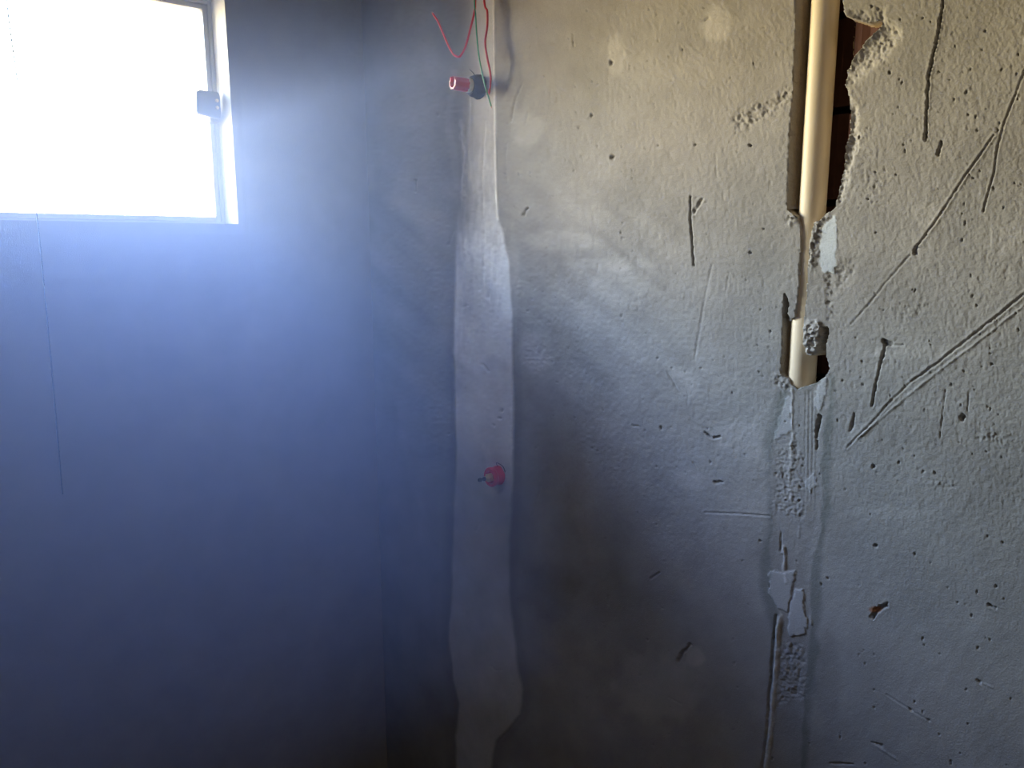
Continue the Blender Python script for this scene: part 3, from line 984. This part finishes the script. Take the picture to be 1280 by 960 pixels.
oc = on_right(600, 109)
outl = tag(link(bpy.data.objects.new('plugged_outlet', None)), 'red plug screwed into the upper water outlet beside the hanging wires', 'plug')
outl.location = oc
AX = Vector((-1.0, 0.04, 0.01))
bm = bmesh.new()
revolve(bm, [(-0.01, 0.031), (0.004, 0.028), (0.012, 0.026), (0.022, 0.024), (0.028, 0.020), (0.028, 0.012)], (0, 0, 0), AX, 28, cyl_noise(0.04))
bm_obj('pipe_fitting', bm, M_DARKCEM, outl)
bm = bmesh.new()
revolve(bm, [(0.026, 0.0155), (0.034, 0.0165), (0.036, 0.0165), (0.040, 0.0150)], (0, 0, 0), AX, 24)
tp = bm_obj('thread_tape', bm, M_TAPE, outl)
bm = bmesh.new()
rib = lambda t, a: 1 + 0.035 * (1 if math.sin(a * 9) > 0 else -1)
revolve(bm, [(0.038, 0.0145), (0.041, 0.0158), (0.076, 0.0150), (0.079, 0.0138), (0.079, 0.0105), (0.070, 0.0095), (0.070, 0.0)], (0, 0, 0), AX, 54, rib)
revolve(bm, [(0.078, 0.0050), (0.084, 0.0040), (0.085, 0.0020)], Vector((0, 0, 0.009)), AX, 6)
bm_obj('plug_cap', bm, M_RED, outl)
bm = bmesh.new()
tube(bm, catmull([(-0.012, 0, 0.018), (-0.016, 0.004, 0.030), (-0.022, 0.012, 0.040)], 4), lambda t: 0.0016 * (1 - 0.6 * t), 8)
bm_obj('wire_stub', bm, M_DARKMET, outl)

# ------------------------------------------------------------------ lower valve with red cap
vc = on_right(623, 594)
val = tag(link(bpy.data.objects.new('valve', None)), 'brass valve stem in a round red cap on the pale mortar strip', 'valve')
val.location = vc
AV = Vector((-1.0, 0.03, -0.03))
bm = bmesh.new()
revolve(bm, [(-0.004, 0.0245), (0.006, 0.0255), (0.009, 0.0235), (0.016, 0.0225), (0.019, 0.0255), (0.026, 0.0255), (0.028, 0.0240), (0.028, 0.0170), (0.020, 0.0150), (0.020, 0.0001)],
        (0, 0, 0), AV, 40)
bm_obj('cap_ring', bm, M_RED, val)
bm = bmesh.new()
revolve(bm, [(0.018, 0.0115), (0.034, 0.0115), (0.036, 0.0100), (0.036, 0.0062), (0.042, 0.0060)], (0, 0, 0), AV, 6)
bm_obj('stem', bm, M_BRASS, val)
bm = bmesh.new()
revolve(bm, [(0.036, 0.0052), (0.047, 0.0050), (0.048, 0.0036), (0.054, 0.0034), (0.055, 0.0052), (0.061, 0.0048), (0.063, 0.0030)], (0, 0, 0), AV, 14, cyl_noise(0.07, 6))
bm_obj('spindle', bm, M_DARKMET, val)
bm = bmesh.new()
tube(bm, catmull([(-0.004, -0.004, 0.022), (-0.012, -0.006, 0.036), (-0.014, -0.016, 0.038), (-0.006, -0.026, 0.030), (-0.002, -0.030, 0.016)], 6), 0.0008, 6)
bm_obj('binding_wire', bm, M_DARKMET, val)

# ------------------------------------------------------------------ wires
def wire(name, pix, depths, mat, label, rad=0.0024, endcol=True):
    top = on_right(pix[0][0], pix[0][1], depths[0])
    P = [Vector((0.0, top[1], 2.50)), Vector((-0.03, top[1], 2.49)), Vector((depths[0], top[1] + 0.0, 2.43))]
    P += [Vector(on_right(px, py, dpt)) for (px, py), dpt in zip(pix, depths)]
    org = P[0].copy()
    P = [p - org for p in P]
    bm = bmesh.new()
    cc = catmull(P, 8)
    tube(bm, cc, rad, 10)
    root = tag(link(bpy.data.objects.new(name, None)), label, 'wire', 'loose electric wires')
    root.location = org
    bm_obj('insulation', bm, mat, root)
    bm = bmesh.new()
    dr = (cc[-1] - cc[-2]).normalized()
    tube(bm, [cc[-1] - dr * 0.001, cc[-1] + dr * 0.004], rad * 0.5, 8)
    bm_obj('conductor', bm, M_COPPER, root)


wire('electric_wire', [(594, -4), (593, 14), (588, 36), (582, 58), (577, 68), (573, 71), (567, 68), (561, 58), (554, 42), (548, 28), (541, 17)],
     [-.035, -.04, -.05, -.06, -.065, -.07, -.075, -.08, -.09, -.095, -.10], M_REDWIRE, 'red wire bent back up into a hook, leftmost of the three wires')
wire('electric_wire', [(605, -4), (609, 14), (609, 34), (606.5, 52), (609, 72), (613, 92), (613, 106), (611, 117)],
     [-.03, -.03, -.03, -.032, -.035, -.03, -.026, -.022], M_REDWIRE, 'red wire hanging wavily down behind the dark fitting, right of the green one')
wire('electric_wire', [(593, -4), (594.5, 20), (596, 45), (599, 72), (604, 98), (609, 116), (614, 133)],
     [-.04, -.04, -.045, -.05, -.05, -.045, -.04], M_GREENWIRE, 'thin green wire crossing in front of the red plug fitting', rad=0.0017)

# ------------------------------------------------------------------ thin beaded cord in front of the window
ct, cb = on_left(10, 0, -0.03), on_left(78, 617, -0.03)
cx = [on_left(px, py, -0.03) for px, py in ((8, 0), (27, 135), (45, 262), (57, 380), (68, 500), (78, 617))]
root = tag(link(bpy.data.objects.new('hanging_cord', None)), 'thin dark beaded cord hanging straight down in front of the window and below it', 'cord')
root.location = (float(cx[0][0]), -0.03, H)
P = [Vector((0, 0, 0))] + [Vector(p) - root.location for p in cx]
bm = bmesh.new()
tube(bm, catmull(P, 6), 0.0014, 6)
bm_obj('string', bm, M_CORD, root)
bm = bmesh.new()
cc = catmull(P, 40)
acc = 0
for a, b in zip(cc[:-1], cc[1:]):
    acc += (b - a).length
    if acc > 0.009:
        acc = 0
        bmesh.ops.create_icosphere(bm, subdivisions=1, radius=0.0026, matrix=Matrix.Translation(b))
tag(bm_obj('beads', bm, M_CORD, root), kind='stuff')

# added fill light: warm bulb on the ceiling behind the camera, near the right wall
lamp = tag(link(bpy.data.objects.new('warm_fill', None)), 'added fill light, a warm bulb in a socket on the ceiling behind the camera', 'fill_lamp')
lamp.location = (-0.40, -2.62, H)
bm = bmesh.new()
revolve(bm, [(0, 0.045), (0.012, 0.043), (0.014, 0.022), (0.05, 0.020)], (0, 0, 0), (0, 0, -1), 24)
bm_obj('socket', bm, M_TAPE, lamp)
bm = bmesh.new()
revolve(bm, [(0.05, 0.012), (0.065, 0.016), (0.085, 0.029), (0.105, 0.031), (0.122, 0.022), (0.130, 0.008), (0.131, 0.0)], (0, 0, 0), (0, 0, -1), 24)
mb = bpy.data.materials.new('lit_fill_lamp')
mb.use_nodes = True
mb.node_tree.nodes['Principled BSDF'].inputs['Emission Color'].default_value = (1, 0.78, 0.5, 1)
mb.node_tree.nodes['Principled BSDF'].inputs['Emission Strength'].default_value = 2.0
bo = bm_obj('fill_lamp', bm, mb, lamp)
bo.visible_shadow = True
ld = bpy.data.lights.new('fill_light', 'POINT')
ld.energy = FILL_LAMP_W
ld.color = (1.0, 0.80, 0.55)
ld.shadow_soft_size = 0.035
lo_ = link(bpy.data.objects.new('fill_light', ld), lamp)
lo_.location = (0, 0, -0.18)

# ------------------------------------------------------------------ added haze volume imitating window glare
bm = bmesh.new()
box(bm, (X0 + 0.01, -1.32, HAZE_FLOOR), (-0.42, -0.08, HAZE_TOP))
mh = bpy.data.materials.new('glare_haze')
mh.use_nodes = True
t = mh.node_tree
t.nodes.clear()
oo = N(t, 'ShaderNodeOutputMaterial')
vs = N(t, 'ShaderNodeVolumeScatter')
vs.inputs['Color'].default_value = (*HAZE_COL, 1)
vs.inputs['Density'].default_value = HAZE_DENSITY
vs.inputs['Anisotropy'].default_value = HAZE_G
t.links.new(vs.outputs[0], oo.inputs['Volume'])
if HAZE_DENSITY > 0:
    hz_ = bm_obj('haze', bm, mh, smooth=False)
    tag(hz_, 'blue haze volume added for the glare under the window', 'haze', kind='stuff')
